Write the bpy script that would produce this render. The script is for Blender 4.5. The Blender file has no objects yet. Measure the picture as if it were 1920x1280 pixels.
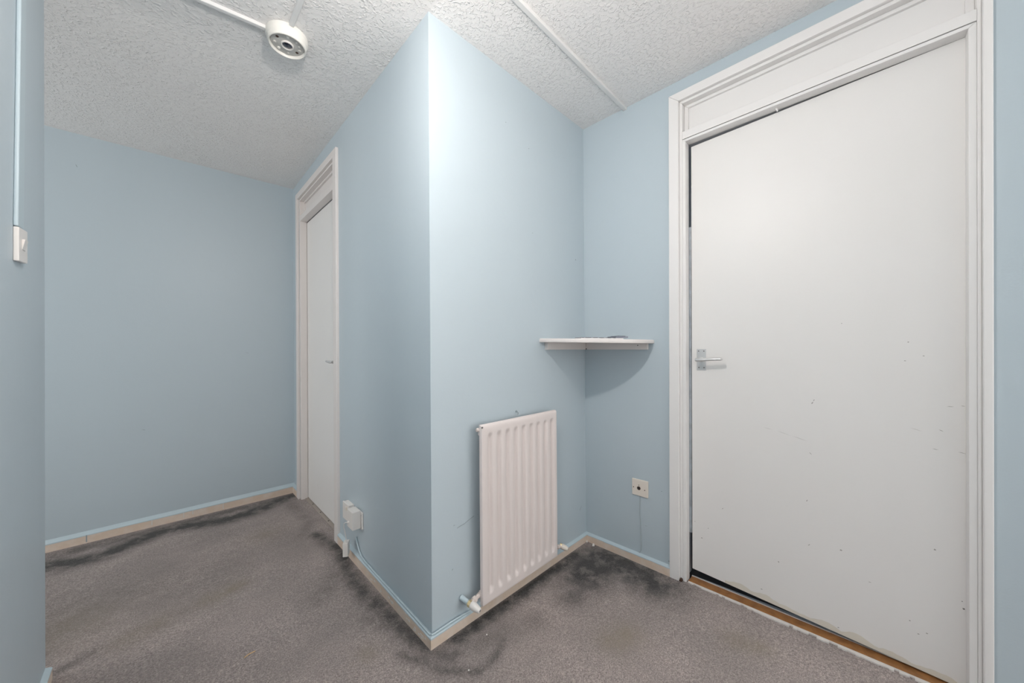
import bpy, bmesh, math, random
from mathutils import Vector, Matrix
import numpy as np
random.seed(7)
C = bpy.context.scene.collection
scene = bpy.context.scene

# ------------------------------------------------------------------ camera, world, lights, exposure
CAM_H = 1.11957
cam_d = bpy.data.cameras.new('camera'); cam = bpy.data.objects.new('camera', cam_d); C.objects.link(cam)
F_PX = 673.2681
cam_d.sensor_fit = 'HORIZONTAL'; cam_d.sensor_width = 36.0; cam_d.lens = F_PX / 1920 * 36.0
cam_d.shift_y = (650.11239 - 640.0) / 1920.0
cam_d.clip_start = 0.02
yaw, pit, rol = (math.radians(a) for a in (45.84173, 0.21267, -0.40725))
F = Vector((math.cos(yaw)*math.cos(pit), math.sin(yaw)*math.cos(pit), math.sin(pit)))
R0 = Vector((math.sin(yaw), -math.cos(yaw), 0)); U0 = R0.cross(F)
Rv = math.cos(rol)*R0 + math.sin(rol)*U0; Uv = -math.sin(rol)*R0 + math.cos(rol)*U0
cam.matrix_world = Matrix(((Rv.x, Uv.x, -F.x, 0), (Rv.y, Uv.y, -F.y, 0), (Rv.z, Uv.z, -F.z, CAM_H), (0, 0, 0, 1)))
scene.camera = cam

world = bpy.data.worlds.new('world'); scene.world = world; world.use_nodes = True
world.node_tree.nodes['Background'].inputs[0].default_value = (0.6, 0.7, 0.85, 1)
world.node_tree.nodes['Background'].inputs[1].default_value = 0.15

BULB_POS = Vector((0.26, 0.60, 2.10)); BULB_R = 0.03; BULB_W = 26.5
def area(name, loc, rot, sx, sy, watts, col):
    d = bpy.data.lights.new(name, 'AREA'); d.shape = 'RECTANGLE'; d.size = sx; d.size_y = sy; d.energy = watts; d.color = col
    o = bpy.data.objects.new(name, d); o.location = loc; o.rotation_euler = rot; C.objects.link(o); return o
# added unseen fill lamps, behind the camera and down the side corridor
area('fill_behind_right', (1.95, -2.5, 1.35), (math.radians(90), 0, 0), 1.7, 2.0, 28.0, (1.0, 0.95, 0.905))
area('fill_behind_left', (0.30, -2.5, 1.35), (math.radians(90), 0, 0), 0.9, 1.9, 6.0, (1.0, 0.95, 0.905))
area('fill_side', (2.85, -1.55, 1.45), (math.radians(90), 0, math.radians(90)), 1.7, 1.7, 24.0, (1.0, 0.95, 0.905))
area('fill_corridor', (-2.4, 2.6, 1.45), (math.radians(90), 0, math.radians(-90)), 0.9, 1.5, 22.0, (1.0, 0.95, 0.905))

scene.view_settings.view_transform = 'Standard'
scene.view_settings.look = 'None'
scene.view_settings.exposure = 0.13
scene.view_settings.gamma = 1.0
scene.view_settings.use_curve_mapping = False

# ------------------------------------------------------------------ wall frames (metres)
W = {
 'A': (Vector((0.72457, 1.18979)), Vector((0.00721418, 0.99997398)), Vector((-0.99997398, 0.00721418))),
 'B': (Vector((0.72457, 1.18979)), Vector((0.99977256, 0.02132686)), Vector((0.02132686, -0.99977256))),
 'C': (Vector((1.77128, 1.21212)), Vector((0.02773924, -0.99961519)), Vector((-0.99961519, -0.02773924))),
 'D': (Vector((0.73932, 3.23456)), Vector((-0.99971902, 0.023704)), Vector((-0.023704, -0.99971902))),
 'E': (Vector((-0.28981, 1.98545)), Vector((0.0, -1.0)), Vector((1.0, 0.0))),
 'G': (Vector((-0.39, 1.98545)), Vector((-1.0, 0.0)), Vector((0.0, 1.0))),
 'W': (Vector((0.0, 0.0)), Vector((1.0, 0.0)), Vector((0.0, 1.0))),
}
def wp(w, s, n, z):
    o, d, nn = W[w]; q = o + d*s + nn*n
    return Vector((q.x, q.y, z))
def shC(s, z): return s - 0.0135*(1 - z/2.1)
def ceil_z(y): return 2.4 - 0.00544*(y - 1.16)

# ------------------------------------------------------------------ materials
def new_mat(name):
    m = bpy.data.materials.new(name); m.use_nodes = True
    nt = m.node_tree; return m, nt, nt.nodes['Principled BSDF']
def mat(name, col, rough=0.5, metal=0.0, spec=0.5, bumps=(), var=None, coat=0.0, dirt=None):
    """bumps: (scale, detail, strength, distance); var: (scale, detail, amount, colour2); dirt: list of colour layers by noise"""
    m, nt, b = new_mat(name)
    b.inputs['Base Color'].default_value = (*col, 1); b.inputs['Roughness'].default_value = rough
    b.inputs['Metallic'].default_value = metal; b.inputs['Specular IOR Level'].default_value = spec
    b.inputs['Coat Weight'].default_value = coat
    tc = nt.nodes.new('ShaderNodeTexCoord')
    geo = nt.nodes.new('ShaderNodeNewGeometry')
    last = None
    if var:
        sc, de, am, c2 = var
        nz = nt.nodes.new('ShaderNodeTexNoise'); nz.inputs['Scale'].default_value = sc; nz.inputs['Detail'].default_value = de
        nt.links.new(geo.outputs['Position'], nz.inputs['Vector'])
        rp = nt.nodes.new('ShaderNodeMapRange'); rp.inputs['From Min'].default_value = 0.42; rp.inputs['From Max'].default_value = 0.75
        rp.inputs['To Max'].default_value = am
        nt.links.new(nz.outputs['Fac'], rp.inputs['Value'])
        mx = nt.nodes.new('ShaderNodeMix'); mx.data_type = 'RGBA'
        mx.inputs[6].default_value = (*col, 1); mx.inputs[7].default_value = (*c2, 1)
        nt.links.new(rp.outputs['Result'], mx.inputs[0]); nt.links.new(mx.outputs[2], b.inputs['Base Color'])
    for sc, de, st, di in bumps:
        nz = nt.nodes.new('ShaderNodeTexNoise'); nz.inputs['Scale'].default_value = sc; nz.inputs['Detail'].default_value = de
        nt.links.new(geo.outputs['Position'], nz.inputs['Vector'])
        bp = nt.nodes.new('ShaderNodeBump'); bp.inputs['Strength'].default_value = st; bp.inputs['Distance'].default_value = di
        nt.links.new(nz.outputs['Fac'], bp.inputs['Height'])
        if last: nt.links.new(last.outputs['Normal'], bp.inputs['Normal'])
        last = bp
    if last: nt.links.new(last.outputs['Normal'], b.inputs['Normal'])
    return m

BLUE = (0.50, 0.582, 0.632)
M_wall = mat('blue_wall_paint', BLUE, 0.42, spec=0.4, bumps=((7, 2, 0.12, 0.02), (160, 2, 0.10, 0.002)))
M_blue = mat('blue_gloss_paint', (0.50, 0.60, 0.65), 0.4, bumps=((60, 2, 0.15, 0.003),))
M_white = mat('white_gloss_paint', (0.84, 0.825, 0.815), 0.36, spec=0.45, bumps=((14, 2, 0.08, 0.01), (90, 2, 0.05, 0.002)))
M_leaf = mat('worn_white_door_paint', (0.84, 0.825, 0.81), 0.42, spec=0.45, bumps=((9, 3, 0.10, 0.012), (55, 3, 0.07, 0.003)),
             var=(2.2, 5, 0.35, (0.80, 0.785, 0.755)))
M_pink = mat('cream_white_radiator_paint', (0.76, 0.69, 0.67), 0.40, spec=0.4, bumps=((40, 2, 0.04, 0.003),))
M_rail = mat('off_white_door_frame_paint', (0.78, 0.74, 0.72), 0.38, spec=0.4, bumps=((20, 2, 0.06, 0.006),))
M_skirt = mat('bare_cream_skirting', (0.72, 0.585, 0.475), 0.55, bumps=((70, 4, 0.4, 0.004),), var=(18, 5, 0.8, (0.78, 0.69, 0.62)))
M_plast = mat('white_plastic', (0.80, 0.77, 0.74), 0.35, spec=0.5)
M_warmplast = mat('yellowed_plastic', (0.80, 0.735, 0.66), 0.35)
M_detp = mat('ivory_detector_plastic', (0.82, 0.80, 0.75), 0.35)
M_detin = mat('grey_detector_plastic', (0.60, 0.59, 0.56), 0.4, var=(60, 2, 0.8, (0.48, 0.46, 0.43)))
M_dark = mat('black_hole', (0.012, 0.012, 0.014), 0.6)
M_lens = mat('dark_blue_sensor_lens', (0.012, 0.014, 0.03), 0.08, spec=0.8, coat=0.6)
M_brown = mat('dark_brown_socket', (0.06, 0.03, 0.018), 0.6)
M_alu = mat('brushed_aluminium', (0.66, 0.66, 0.66), 0.34, metal=0.55, bumps=((300, 1, 0.03, 0.001),))
M_brass = mat('brass_nut', (0.70, 0.56, 0.32), 0.35, metal=0.5)
M_strip = mat('dull_metal_strip', (0.42, 0.37, 0.33), 0.45, metal=0.35)
M_ceilpipe = mat('white_trunking_plastic', (0.74, 0.74, 0.735), 0.4)
M_wood = mat('orange_brown_wood', (0.36, 0.165, 0.055), 0.45, bumps=((50, 4, 0.3, 0.004),), var=(35, 5, 0.9, (0.20, 0.085, 0.03)))
M_drip = mat('white_paint_drips', (0.72, 0.69, 0.66), 0.5, bumps=((120, 3, 0.5, 0.003),))
M_dirt = mat('grey_scuff', (0.42, 0.40, 0.38), 0.7)
M_dirt2 = mat('dark_scuff', (0.16, 0.15, 0.145), 0.7)
M_bluemark = mat('darker_blue_mark', (0.30, 0.36, 0.39), 0.6)
M_cable = mat('painted_cable_blue', (0.40, 0.465, 0.50), 0.5)
M_yellow = mat('yellowed_worn_paint', (0.72, 0.68, 0.60), 0.5)
M_darkfloor = mat('dark_room_floor', (0.05, 0.045, 0.045), 0.9)
M_bluegrey = mat('blue_grey_sill_and_gap_light', (0.42, 0.47, 0.52), 0.5, var=(25, 3, 0.8, (0.28, 0.29, 0.31)))  # sill paint, also the painted light in the door gap
M_straw = mat('straw', (0.62, 0.42, 0.22), 0.7)
M_paper = mat('white_paper', (0.80, 0.79, 0.80), 0.6)
M_navy = mat('dark_grey_print', (0.06, 0.06, 0.08), 0.5)
M_slate = mat('slate_grey_cover', (0.22, 0.24, 0.30), 0.4)
M_rustwhite = mat('rough_pinkish_paint', (0.70, 0.62, 0.58), 0.6, bumps=((90, 3, 0.8, 0.004),))

def ceiling_mat():
    m, nt, b = new_mat('stippled_white_ceiling_paint')
    b.inputs['Base Color'].default_value = (0.85, 0.838, 0.828, 1); b.inputs['Roughness'].default_value = 0.42
    b.inputs['Specular IOR Level'].default_value = 0.4
    geo = nt.nodes.new('ShaderNodeNewGeometry')
    n1 = nt.nodes.new('ShaderNodeTexNoise'); n1.inputs['Scale'].default_value = 82; n1.inputs['Detail'].default_value = 2.0; n1.inputs['Distortion'].default_value = 0.8
    n2 = nt.nodes.new('ShaderNodeTexVoronoi'); n2.inputs['Scale'].default_value = 60; n2.feature = 'SMOOTH_F1'; n2.inputs['Smoothness'].default_value = 0.6
    n3 = nt.nodes.new('ShaderNodeTexNoise'); n3.inputs['Scale'].default_value = 6; n3.inputs['Detail'].default_value = 2
    for n in (n1, n2, n3): nt.links.new(geo.outputs['Position'], n.inputs['Vector'])
    r3 = nt.nodes.new('ShaderNodeMapRange'); r3.inputs['From Min'].default_value = 0.35; r3.inputs['From Max'].default_value = 0.65
    r3.inputs['To Min'].default_value = 0.55; r3.inputs['To Max'].default_value = 1.0
    nt.links.new(n3.outputs['Fac'], r3.inputs['Value'])
    r1 = nt.nodes.new('ShaderNodeMapRange'); r1.interpolation_type = 'SMOOTHSTEP'
    r1.inputs['From Min'].default_value = 0.47; r1.inputs['From Max'].default_value = 0.72
    nt.links.new(n1.outputs['Fac'], r1.inputs['Value'])
    mul = nt.nodes.new('ShaderNodeMath'); mul.operation = 'MULTIPLY'
    nt.links.new(r1.outputs['Result'], mul.inputs[0]); nt.links.new(r3.outputs['Result'], mul.inputs[1])
    sub = nt.nodes.new('ShaderNodeMath'); sub.operation = 'MULTIPLY_ADD'; sub.inputs[1].default_value = -0.35
    nt.links.new(n2.outputs['Distance'], sub.inputs[0]); nt.links.new(mul.outputs[0], sub.inputs[2])
    bp = nt.nodes.new('ShaderNodeBump'); bp.inputs['Strength'].default_value = 0.72; bp.inputs['Distance'].default_value = 0.0042
    nt.links.new(sub.outputs[0], bp.inputs['Height']); nt.links.new(bp.outputs['Normal'], b.inputs['Normal'])
    return m
M_ceil = ceiling_mat()

def carpet_mat():
    m, nt, b = new_mat('grey_brown_carpet')
    b.inputs['Roughness'].default_value = 0.95; b.inputs['Specular IOR Level'].default_value = 0.1
    b.inputs['Sheen Weight'].default_value = 0.15
    geo = nt.nodes.new('ShaderNodeNewGeometry')
    def noise(sc, de, ro=0.5):
        n = nt.nodes.new('ShaderNodeTexNoise'); n.inputs['Scale'].default_value = sc; n.inputs['Detail'].default_value = de
        n.inputs['Roughness'].default_value = ro
        nt.links.new(geo.outputs['Position'], n.inputs['Vector']); return n.outputs['Fac']
    def rng(v, a, b_, c, d):
        r = nt.nodes.new('ShaderNodeMapRange')
        for k, x in zip(('From Min', 'From Max', 'To Min', 'To Max'), (a, b_, c, d)): r.inputs[k].default_value = x
        nt.links.new(v, r.inputs['Value']); return r.outputs['Result']
    def mix(fac, a, b_, mode='MIX'):
        x = nt.nodes.new('ShaderNodeMix'); x.data_type = 'RGBA'; x.blend_type = mode
        if isinstance(fac, float): x.inputs[0].default_value = fac
        else: nt.links.new(fac, x.inputs[0])
        for i, v in ((6, a), (7, b_)):
            if isinstance(v, tuple): x.inputs[i].default_value = (*v, 1)
            else: nt.links.new(v, x.inputs[i])
        return x.outputs[2]
    fine = noise(260, 4, 0.75)
    col = mix(rng(fine, 0.36, 0.64, 0, 1), (0.23, 0.19, 0.178), (0.76, 0.655, 0.615))
    mid = noise(38, 4, 0.7)
    col = mix(rng(mid, 0.3, 0.7, 0.25, 0.0), col, (0.19, 0.165, 0.16))
    gr = noise(120, 3, 0.6)
    col = mix(rng(gr, 0.36, 0.60, 0.42, 0.0), col, (0.15, 0.125, 0.12))
    big = noise(3.2, 4, 0.6)
    col = mix(rng(big, 0.40, 0.62, 0.32, 0.0), col, (0.19, 0.17, 0.165))
    at = nt.nodes.new('ShaderNodeAttribute'); at.attribute_name = 'soil_shade'
    sep = nt.nodes.new('ShaderNodeSeparateColor'); nt.links.new(at.outputs['Color'], sep.inputs[0])
    # grubby dark patches and painted radiator shade, broken up by their own noise
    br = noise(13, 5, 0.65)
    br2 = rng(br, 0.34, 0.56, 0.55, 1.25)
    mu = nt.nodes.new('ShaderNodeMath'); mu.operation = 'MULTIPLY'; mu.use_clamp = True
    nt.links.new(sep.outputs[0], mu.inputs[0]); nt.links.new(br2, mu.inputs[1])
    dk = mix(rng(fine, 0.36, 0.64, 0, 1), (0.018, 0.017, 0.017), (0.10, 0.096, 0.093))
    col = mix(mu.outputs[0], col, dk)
    mu2 = nt.nodes.new('ShaderNodeMath'); mu2.operation = 'MULTIPLY'; mu2.use_clamp = True
    nt.links.new(sep.outputs[1], mu2.inputs[0]); nt.links.new(br2, mu2.inputs[1])
    col = mix(mu2.outputs[0], col, (0.27, 0.225, 0.16))
    nt.links.new(col, b.inputs['Base Color'])
    bp = nt.nodes.new('ShaderNodeBump'); bp.inputs['Strength'].default_value = 0.9; bp.inputs['Distance'].default_value = 0.004
    nt.links.new(fine, bp.inputs['Height'])
    bp2 = nt.nodes.new('ShaderNodeBump'); bp2.inputs['Strength'].default_value = 0.35; bp2.inputs['Distance'].default_value = 0.01
    nt.links.new(mid, bp2.inputs['Height']); nt.links.new(bp.outputs['Normal'], bp2.inputs['Normal'])
    nt.links.new(bp2.outputs['Normal'], b.inputs['Normal'])
    return m
M_carpet = carpet_mat()

# ------------------------------------------------------------------ mesh helpers
class MB:
    """collects geometry given in one wall's (s, n, z) coordinates and links it as ONE mesh object"""
    def __init__(self, w='W', shear=None):
        self.bm = bmesh.new(); self.w = w; self.shear = shear
    def P(self, s, n, z):
        if self.shear: s = self.shear(s, z)
        return wp(self.w, s, n, z)
    def verts(self, pts): return [self.bm.verts.new(self.P(*p)) for p in pts]
    def hexa(self, p):        # 8 points: bottom ring 0-3, top ring 4-7
        v = self.verts(p)
        for f in ((0,1,2,3), (7,6,5,4), (0,4,5,1), (1,5,6,2), (2,6,7,3), (3,7,4,0)):
            self.bm.faces.new([v[i] for i in f])
        return self
    def box(self, s0, s1, n0, n1, z0, z1):
        return self.hexa([(s0,n0,z0),(s1,n0,z0),(s1,n1,z0),(s0,n1,z0),(s0,n0,z1),(s1,n0,z1),(s1,n1,z1),(s0,n1,z1)])
    def quad(self, q, n0, n1):  # q: four (s,z) corners
        a = [(s, n0, z) for s, z in q] + [(s, n1, z) for s, z in q]
        return self.hexa(a)
    def ring(self, prof, path, closed=True, caps=True):
        rows = [self.verts(r) for r in [[pt for pt in row] for row in path]]
        return rows
    def sweep(self, rings, cap=True):   # rings: list of lists of (s,n,z), all the same length, closed loops
        rows = [self.verts(r) for r in rings]; k = len(rows[0])
        for a, b in zip(rows, rows[1:]):
            for i in range(k): self.bm.faces.new((a[i], a[(i+1) % k], b[(i+1) % k], b[i]))
        if cap:
            self.bm.faces.new(rows[0]); self.bm.faces.new(list(reversed(rows[-1])))
        return self
    def tube(self, pts, r, seg=10, flat=1.0):
        P3 = [Vector(p) for p in pts]; rings = []; up = Vector((0.13, 0.21, 0.97)).normalized()
        if abs((P3[-1]-P3[0]).normalized().dot(up)) > 0.9: up = Vector((1, 0.1, 0)).normalized()
        for i, p in enumerate(P3):
            t = (P3[min(i+1, len(P3)-1)] - P3[max(i-1, 0)]).normalized()
            a = t.cross(up).normalized(); b = t.cross(a)
            rr = r[i] if isinstance(r, (list, tuple)) else r
            rings.append([tuple(p + rr*(math.cos(2*math.pi*k/seg)*a + flat*math.sin(2*math.pi*k/seg)*b)) for k in range(seg)])
        return self.sweep(rings)
    def lathe(self, c, axis, prof, seg=32):   # prof: list of (distance along axis, radius)
        ax = Vector(axis).normalized(); c = Vector(c)
        e1 = ax.cross(Vector((0.3, 0.2, 0.93))).normalized(); e2 = ax.cross(e1)
        rings = [[tuple(c + ax*d + max(r, 1e-4)*(math.cos(2*math.pi*k/seg)*e1 + math.sin(2*math.pi*k/seg)*e2)) for k in range(seg)] for d, r in prof]
        return self.sweep(rings)
    def build(self, name, m, parent=None, bevel=0, smooth=False, seg=2, base=None, kind=None):
        bm = self.bm
        bmesh.ops.recalc_face_normals(bm, faces=bm.faces)
        if base is None:
            if parent is not None and parent.type == 'EMPTY': base = Vector(parent['_loc'])
            elif parent is not None: base = Vector(parent['_loc'])
            else:
                co = [v.co for v in bm.verts]
                base = Vector((sum(v.x for v in co)/len(co), sum(v.y for v in co)/len(co), min(v.z for v in co)))
        bmesh.ops.translate(bm, verts=bm.verts, vec=-base)
        me = bpy.data.meshes.new(name); bm.to_mesh(me); bm.free()
        me.materials.append(m)
        o = bpy.data.objects.new(name, me); C.objects.link(o)
        o['_loc'] = list(base)
        if parent is None: o.location = base
        else: o.parent = parent
        if smooth:
            for p in me.polygons: p.use_smooth = True
        if bevel:
            md = o.modifiers.new('bevel', 'BEVEL'); md.width = bevel; md.segments = seg; md.limit_method = 'ANGLE'; md.angle_limit = math.radians(35)
            for p in me.polygons: p.use_smooth = True
            wn = o.modifiers.new('normals', 'WEIGHTED_NORMAL'); wn.keep_sharp = True
        elif smooth:
            try: me.set_sharp_from_angle(angle=math.radians(38))
            except Exception: pass
        if kind: o['kind'] = kind
        return o
def thing(name, label, cat, loc, group=None):
    o = bpy.data.objects.new(name, None); C.objects.link(o); o.location = loc; o['_loc'] = list(loc)
    o.empty_display_size = 0.05
    if label: o['label'] = label
    if cat: o['category'] = cat
    if group: o['group'] = group
    return o
def struct_root(name, loc):
    o = bpy.data.objects.new(name, None); C.objects.link(o); o.location = loc; o['_loc'] = list(loc); o['kind'] = 'structure'
    o.empty_display_size = 0.05
    return o
def tag(o, label, cat, group=None):
    o['label'] = label; o['category'] = cat
    if group: o['group'] = group
    return o

# ------------------------------------------------------------------ floor with carpet
def floor():
    st = 0.018
    xs = np.arange(-0.95, 1.835, st); ys = np.arange(-0.35, 3.32, st)
    nx, ny = len(xs), len(ys)
    X, Y = np.meshgrid(xs, ys)
    rng = np.random.default_rng(3)
    Z = np.zeros_like(X)
    # slight ripple of a worn carpet
    Z += 0.0012*np.sin(X*9.1 + 1.3*np.sin(Y*5.3)) * np.sin(Y*7.7)
    v = np.stack([X.ravel(), Y.ravel(), Z.ravel() - 0.0012], 1)
    idx = np.arange(nx*ny).reshape(ny, nx)
    f = np.stack([idx[:-1, :-1].ravel(), idx[:-1, 1:].ravel(), idx[1:, 1:].ravel(), idx[1:, :-1].ravel()], 1)
    # soil: red = grubby black and painted shade below the radiator, green = brown-olive stain
    def seg_d(a, b):
        a = np.array(a); b = np.array(b); d = b - a; L = (d**2).sum() + 1e-9
        t = np.clip(((X - a[0])*d[0] + (Y - a[1])*d[1])/L, 0, 1)
        return np.hypot(X - a[0] - t*d[0], Y - a[1] - t*d[1])
    def blob(pts, w, amp):
        if len(pts) == 1: d = np.hypot(X - pts[0][0], Y - pts[0][1])
        else: d = np.min([seg_d(p, q) for p, q in zip(pts, pts[1:])], 0)
        return amp*np.exp(-(d/w)**2)
    soil_shade = np.zeros_like(X); ol = np.zeros_like(X)
    for pts, w, a in [
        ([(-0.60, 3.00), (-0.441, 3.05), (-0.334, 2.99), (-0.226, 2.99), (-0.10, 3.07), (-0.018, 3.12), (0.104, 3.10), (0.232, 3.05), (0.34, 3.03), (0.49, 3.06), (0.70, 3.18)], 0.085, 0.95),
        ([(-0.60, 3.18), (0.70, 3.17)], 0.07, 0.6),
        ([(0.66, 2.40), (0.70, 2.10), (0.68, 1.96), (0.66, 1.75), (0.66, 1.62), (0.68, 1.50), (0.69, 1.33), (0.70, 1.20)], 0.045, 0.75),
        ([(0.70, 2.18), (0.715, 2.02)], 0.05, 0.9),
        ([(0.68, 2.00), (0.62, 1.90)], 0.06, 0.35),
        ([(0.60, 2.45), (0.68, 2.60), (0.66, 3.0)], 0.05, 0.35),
        ([(0.80, 1.155), (1.0, 1.150), (1.14, 1.150), (1.30, 1.155), (1.60, 1.165)], 0.040, 0.95),  # painted shade along the skirting under the radiator
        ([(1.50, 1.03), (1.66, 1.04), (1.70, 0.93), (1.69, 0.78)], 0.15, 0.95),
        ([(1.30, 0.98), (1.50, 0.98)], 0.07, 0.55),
        ([(0.86, 1.08), (1.10, 1.00)], 0.06, 0.35),
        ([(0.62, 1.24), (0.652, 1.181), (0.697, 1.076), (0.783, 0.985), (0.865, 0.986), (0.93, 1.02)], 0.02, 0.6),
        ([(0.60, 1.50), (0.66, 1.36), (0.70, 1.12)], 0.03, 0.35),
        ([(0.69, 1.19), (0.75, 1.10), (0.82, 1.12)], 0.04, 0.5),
        ([(-0.16, 2.07), (0.05, 2.10), (0.25, 2.16)], 0.085, 0.22),
        ([(-0.60, 2.45), (-0.10, 2.40), (0.10, 2.35)], 0.30, 0.26),
        ([(0.10, 2.85), (0.45, 2.80), (0.55, 2.4)], 0.16, 0.16),
        ([(0.50, 1.78), (0.60, 1.86)], 0.06, 0.25),
        ([(-0.27, 2.02), (-0.20, 2.06)], 0.03, 0.5),
    ]: soil_shade = np.maximum(soil_shade, blob(pts, w, a))
    for pts, w, a in [([(0.15, 2.118), (0.25, 2.148)], 0.05, 0.40), ([(-0.10, 2.06), (0.0, 2.09)], 0.06, 0.25), ([(-0.3, 2.3)], 0.16, 0.25), ([(1.23, 0.72), (1.3, 0.7)], 0.06, 0.45),
                      ([(1.56, 0.40), (1.6, 0.33)], 0.05, 0.4), ([(0.53, 1.33)], 0.04, 0.4), ([(0.44, 2.62)], 0.09, 0.3)]: ol = np.maximum(ol, blob(pts, w, a))
    me = bpy.data.meshes.new('carpet')
    me.from_pydata(v.tolist(), [], f.tolist())
    ca = me.color_attributes.new('soil_shade', 'FLOAT_COLOR', 'POINT')
    dat = np.ones((nx*ny, 4), np.float32); dat[:, 0] = soil_shade.ravel(); dat[:, 1] = ol.ravel(); dat[:, 2] = 0
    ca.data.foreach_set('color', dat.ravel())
    for p in me.polygons: p.use_smooth = True
    me.materials.append(M_carpet)
    root = struct_root('floor', (0, 0, 0))
    o = bpy.data.objects.new('carpet', me); C.objects.link(o); o.parent = root
    # plain carpet beyond the detailed patch: hall behind the camera and the side corridor
    m = MB('W'); m.box(-0.95, 2.95, -2.7, float(ys[0]), -0.02, -0.001); m.box(-2.75, -0.95, 1.8, 3.5, -0.02, -0.001)
    m.build('carpet', M_carpet, root)
    m = MB('W'); m.box(1.84, 2.15, -0.4, 0.8, -0.035, -0.012); m.build('floorboard', M_darkfloor, root)
    m = MB('W'); m.box(-2.75, 3.05, -2.75, 3.6, -0.12, -0.04); m.build('subfloor', M_darkfloor, root)
floor()

# ------------------------------------------------------------------ ceiling
m = MB('W')
for (x0, x1, y0, y1) in ((-0.40, 3.05, -2.75, 1.985), (-2.75, 1.95, 1.985, 3.5)):
    m.hexa([(x0, y0, ceil_z(y0)), (x1, y0, ceil_z(y0)), (x1, y1, ceil_z(y1)), (x0, y1, ceil_z(y1)),
            (x0, y0, 2.5), (x1, y0, 2.5), (x1, y1, 2.5), (x0, y1, 2.5)])
m.build('ceiling', M_ceil, kind='structure')

# ------------------------------------------------------------------ walls
H1 = 2.43
def wall(name, w, rects, n1=-0.1, ms0=None, shear=None):
    m = MB(w, shear)
    for s0, s1, z0, z1, i0, i1 in rects:      # i0/i1: inset of the back face at either end (mitres)
        m.hexa([(s0,0,z0),(s1,0,z0),(s1-i1,n1,z0),(s0+i0,n1,z0),(s0,0,z1),(s1,0,z1),(s1-i1,n1,z1),(s0+i0,n1,z1)])
    return m.build(name, M_wall, kind='structure')
wall('wall_corridor_right', 'A', [(0, 1.05, -0.03, H1, 0.098, 0), (1.05, 1.86, 2.27, H1, 0, 0), (1.86, 2.045, -0.03, H1, 0, 0)])
wall('wall_chimney_side', 'B', [(0, 1.047, -0.03, H1, 0.102, 0)])
wall('wall_right', 'C', [(0, 0.53, -0.03, H1, 0, 0), (0.53, 1.44, 2.32, H1, 0, 0), (1.44, 1.56, -0.03, H1, 0, 0)], shear=lambda s, z: s if s < 0.01 else shC(s, z))
wall('wall_far', 'D', [(0, 3.45, -0.03, H1, 0, 0)])
wall('wall_left', 'E', [(0, 4.65, -0.03, H1, 0, 0)])
wall('wall_corridor_left', 'G', [(0, 2.3, -0.03, H1, 0, 0)])
m = MB('W'); m.box(-0.40, 3.05, -2.75, -2.62, -0.03, H1); m.build('wall_front', M_wall, kind='structure')
m = MB('W'); m.box(-2.75, -2.62, 1.88, 3.5, -0.03, H1); m.build('wall_corridor_end', M_wall, kind='structure')
m = MB('W'); m.box(1.83, 3.05, -0.345, -0.25, -0.03, H1); m.build('wall_near_right', M_wall, kind='structure')
m = MB('W'); m.box(2.93, 3.05, -2.62, -0.345, -0.03, H1); m.build('wall_side', M_wall, kind='structure')

# ------------------------------------------------------------------ skirting boards (cream fronts, blue-painted tops)
def skirting(name, w, s0, s1, h0, h1, t0=0.015, t1=None, e0=0.0, e1=0.0, hb0=None, hb1=None, parent=None, steps=24, seed=1):
    """front board + painted bevelled top; e0/e1 mitre the front face at the ends; h = front height, hb = height at the wall"""
    rn = random.Random(seed)
    t1 = t0 if t1 is None else t1; hb0 = h0 + 0.004 if hb0 is None else hb0; hb1 = h1 + 0.004 if hb1 is None else hb1
    root = struct_root(name, wp(w, (s0+s1)/2, 0, 0))
    rows_f, rows_t = [], []
    for i in range(steps+1):
        k = i/steps
        jz = rn.uniform(-0.0012, 0.0012)
        h = h0 + (h1-h0)*k; hb = hb0 + (hb1-hb0)*k; t = t0 + (t1-t0)*k
        sf = (s0 + e0) + ((s1 + e1) - (s0 + e0))*k; sb = s0 + (s1-s0)*k
        rows_f.append([(sb, 0.0, -0.01), (sf, t, -0.01), (sf, t, h*0.86 + jz), (sf, t*0.96, h*0.90 + jz), (sb, 0.0, h*0.90 + jz)])
        rows_t.append([(sb, 0.0, h*0.86 + jz), (sf, t*1.03, h*0.86 + jz), (sf, t*1.0, h*0.95), (sf*0.8+sb*0.2, t*0.8, h), (sb, 0.0, hb)])
    m = MB(w); m.sweep(rows_f); m.build('skirting_board', M_skirt, root)
    m = MB(w); m.sweep(rows_t); o = m.build('painted_top_edge', M_blue, root, smooth=True)
    return root
skirting('baseboard_far', 'D', -0.0, 1.45, 0.054, 0.047, hb0=0.074, hb1=0.062, seed=2)
skirting('baseboard_corridor_right', 'A', -0.0, 1.003, 0.0425, 0.055, e0=-0.015, hb0=0.0445, hb1=0.060, seed=3)
skirting('baseboard_corridor_right_end', 'A', 1.915, 2.045, 0.054, 0.054, e1=-0.015, hb0=0.06, hb1=0.07, seed=9, steps=2)
skirting('baseboard_chimney', 'B', 0.0, 1.047, 0.0425, 0.040, e0=-0.015, e1=-0.015, hb0=0.0445, hb1=0.046, seed=4)
skirting('baseboard_right', 'C', 0.0, 0.483, 0.040, 0.043, e0=0.015, hb0=0.047, hb1=0.049, seed=5)
skirting('baseboard_left', 'E', -0.0, 4.6, 0.042, 0.042, hb0=0.046, hb1=0.046, seed=6, steps=4)
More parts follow.
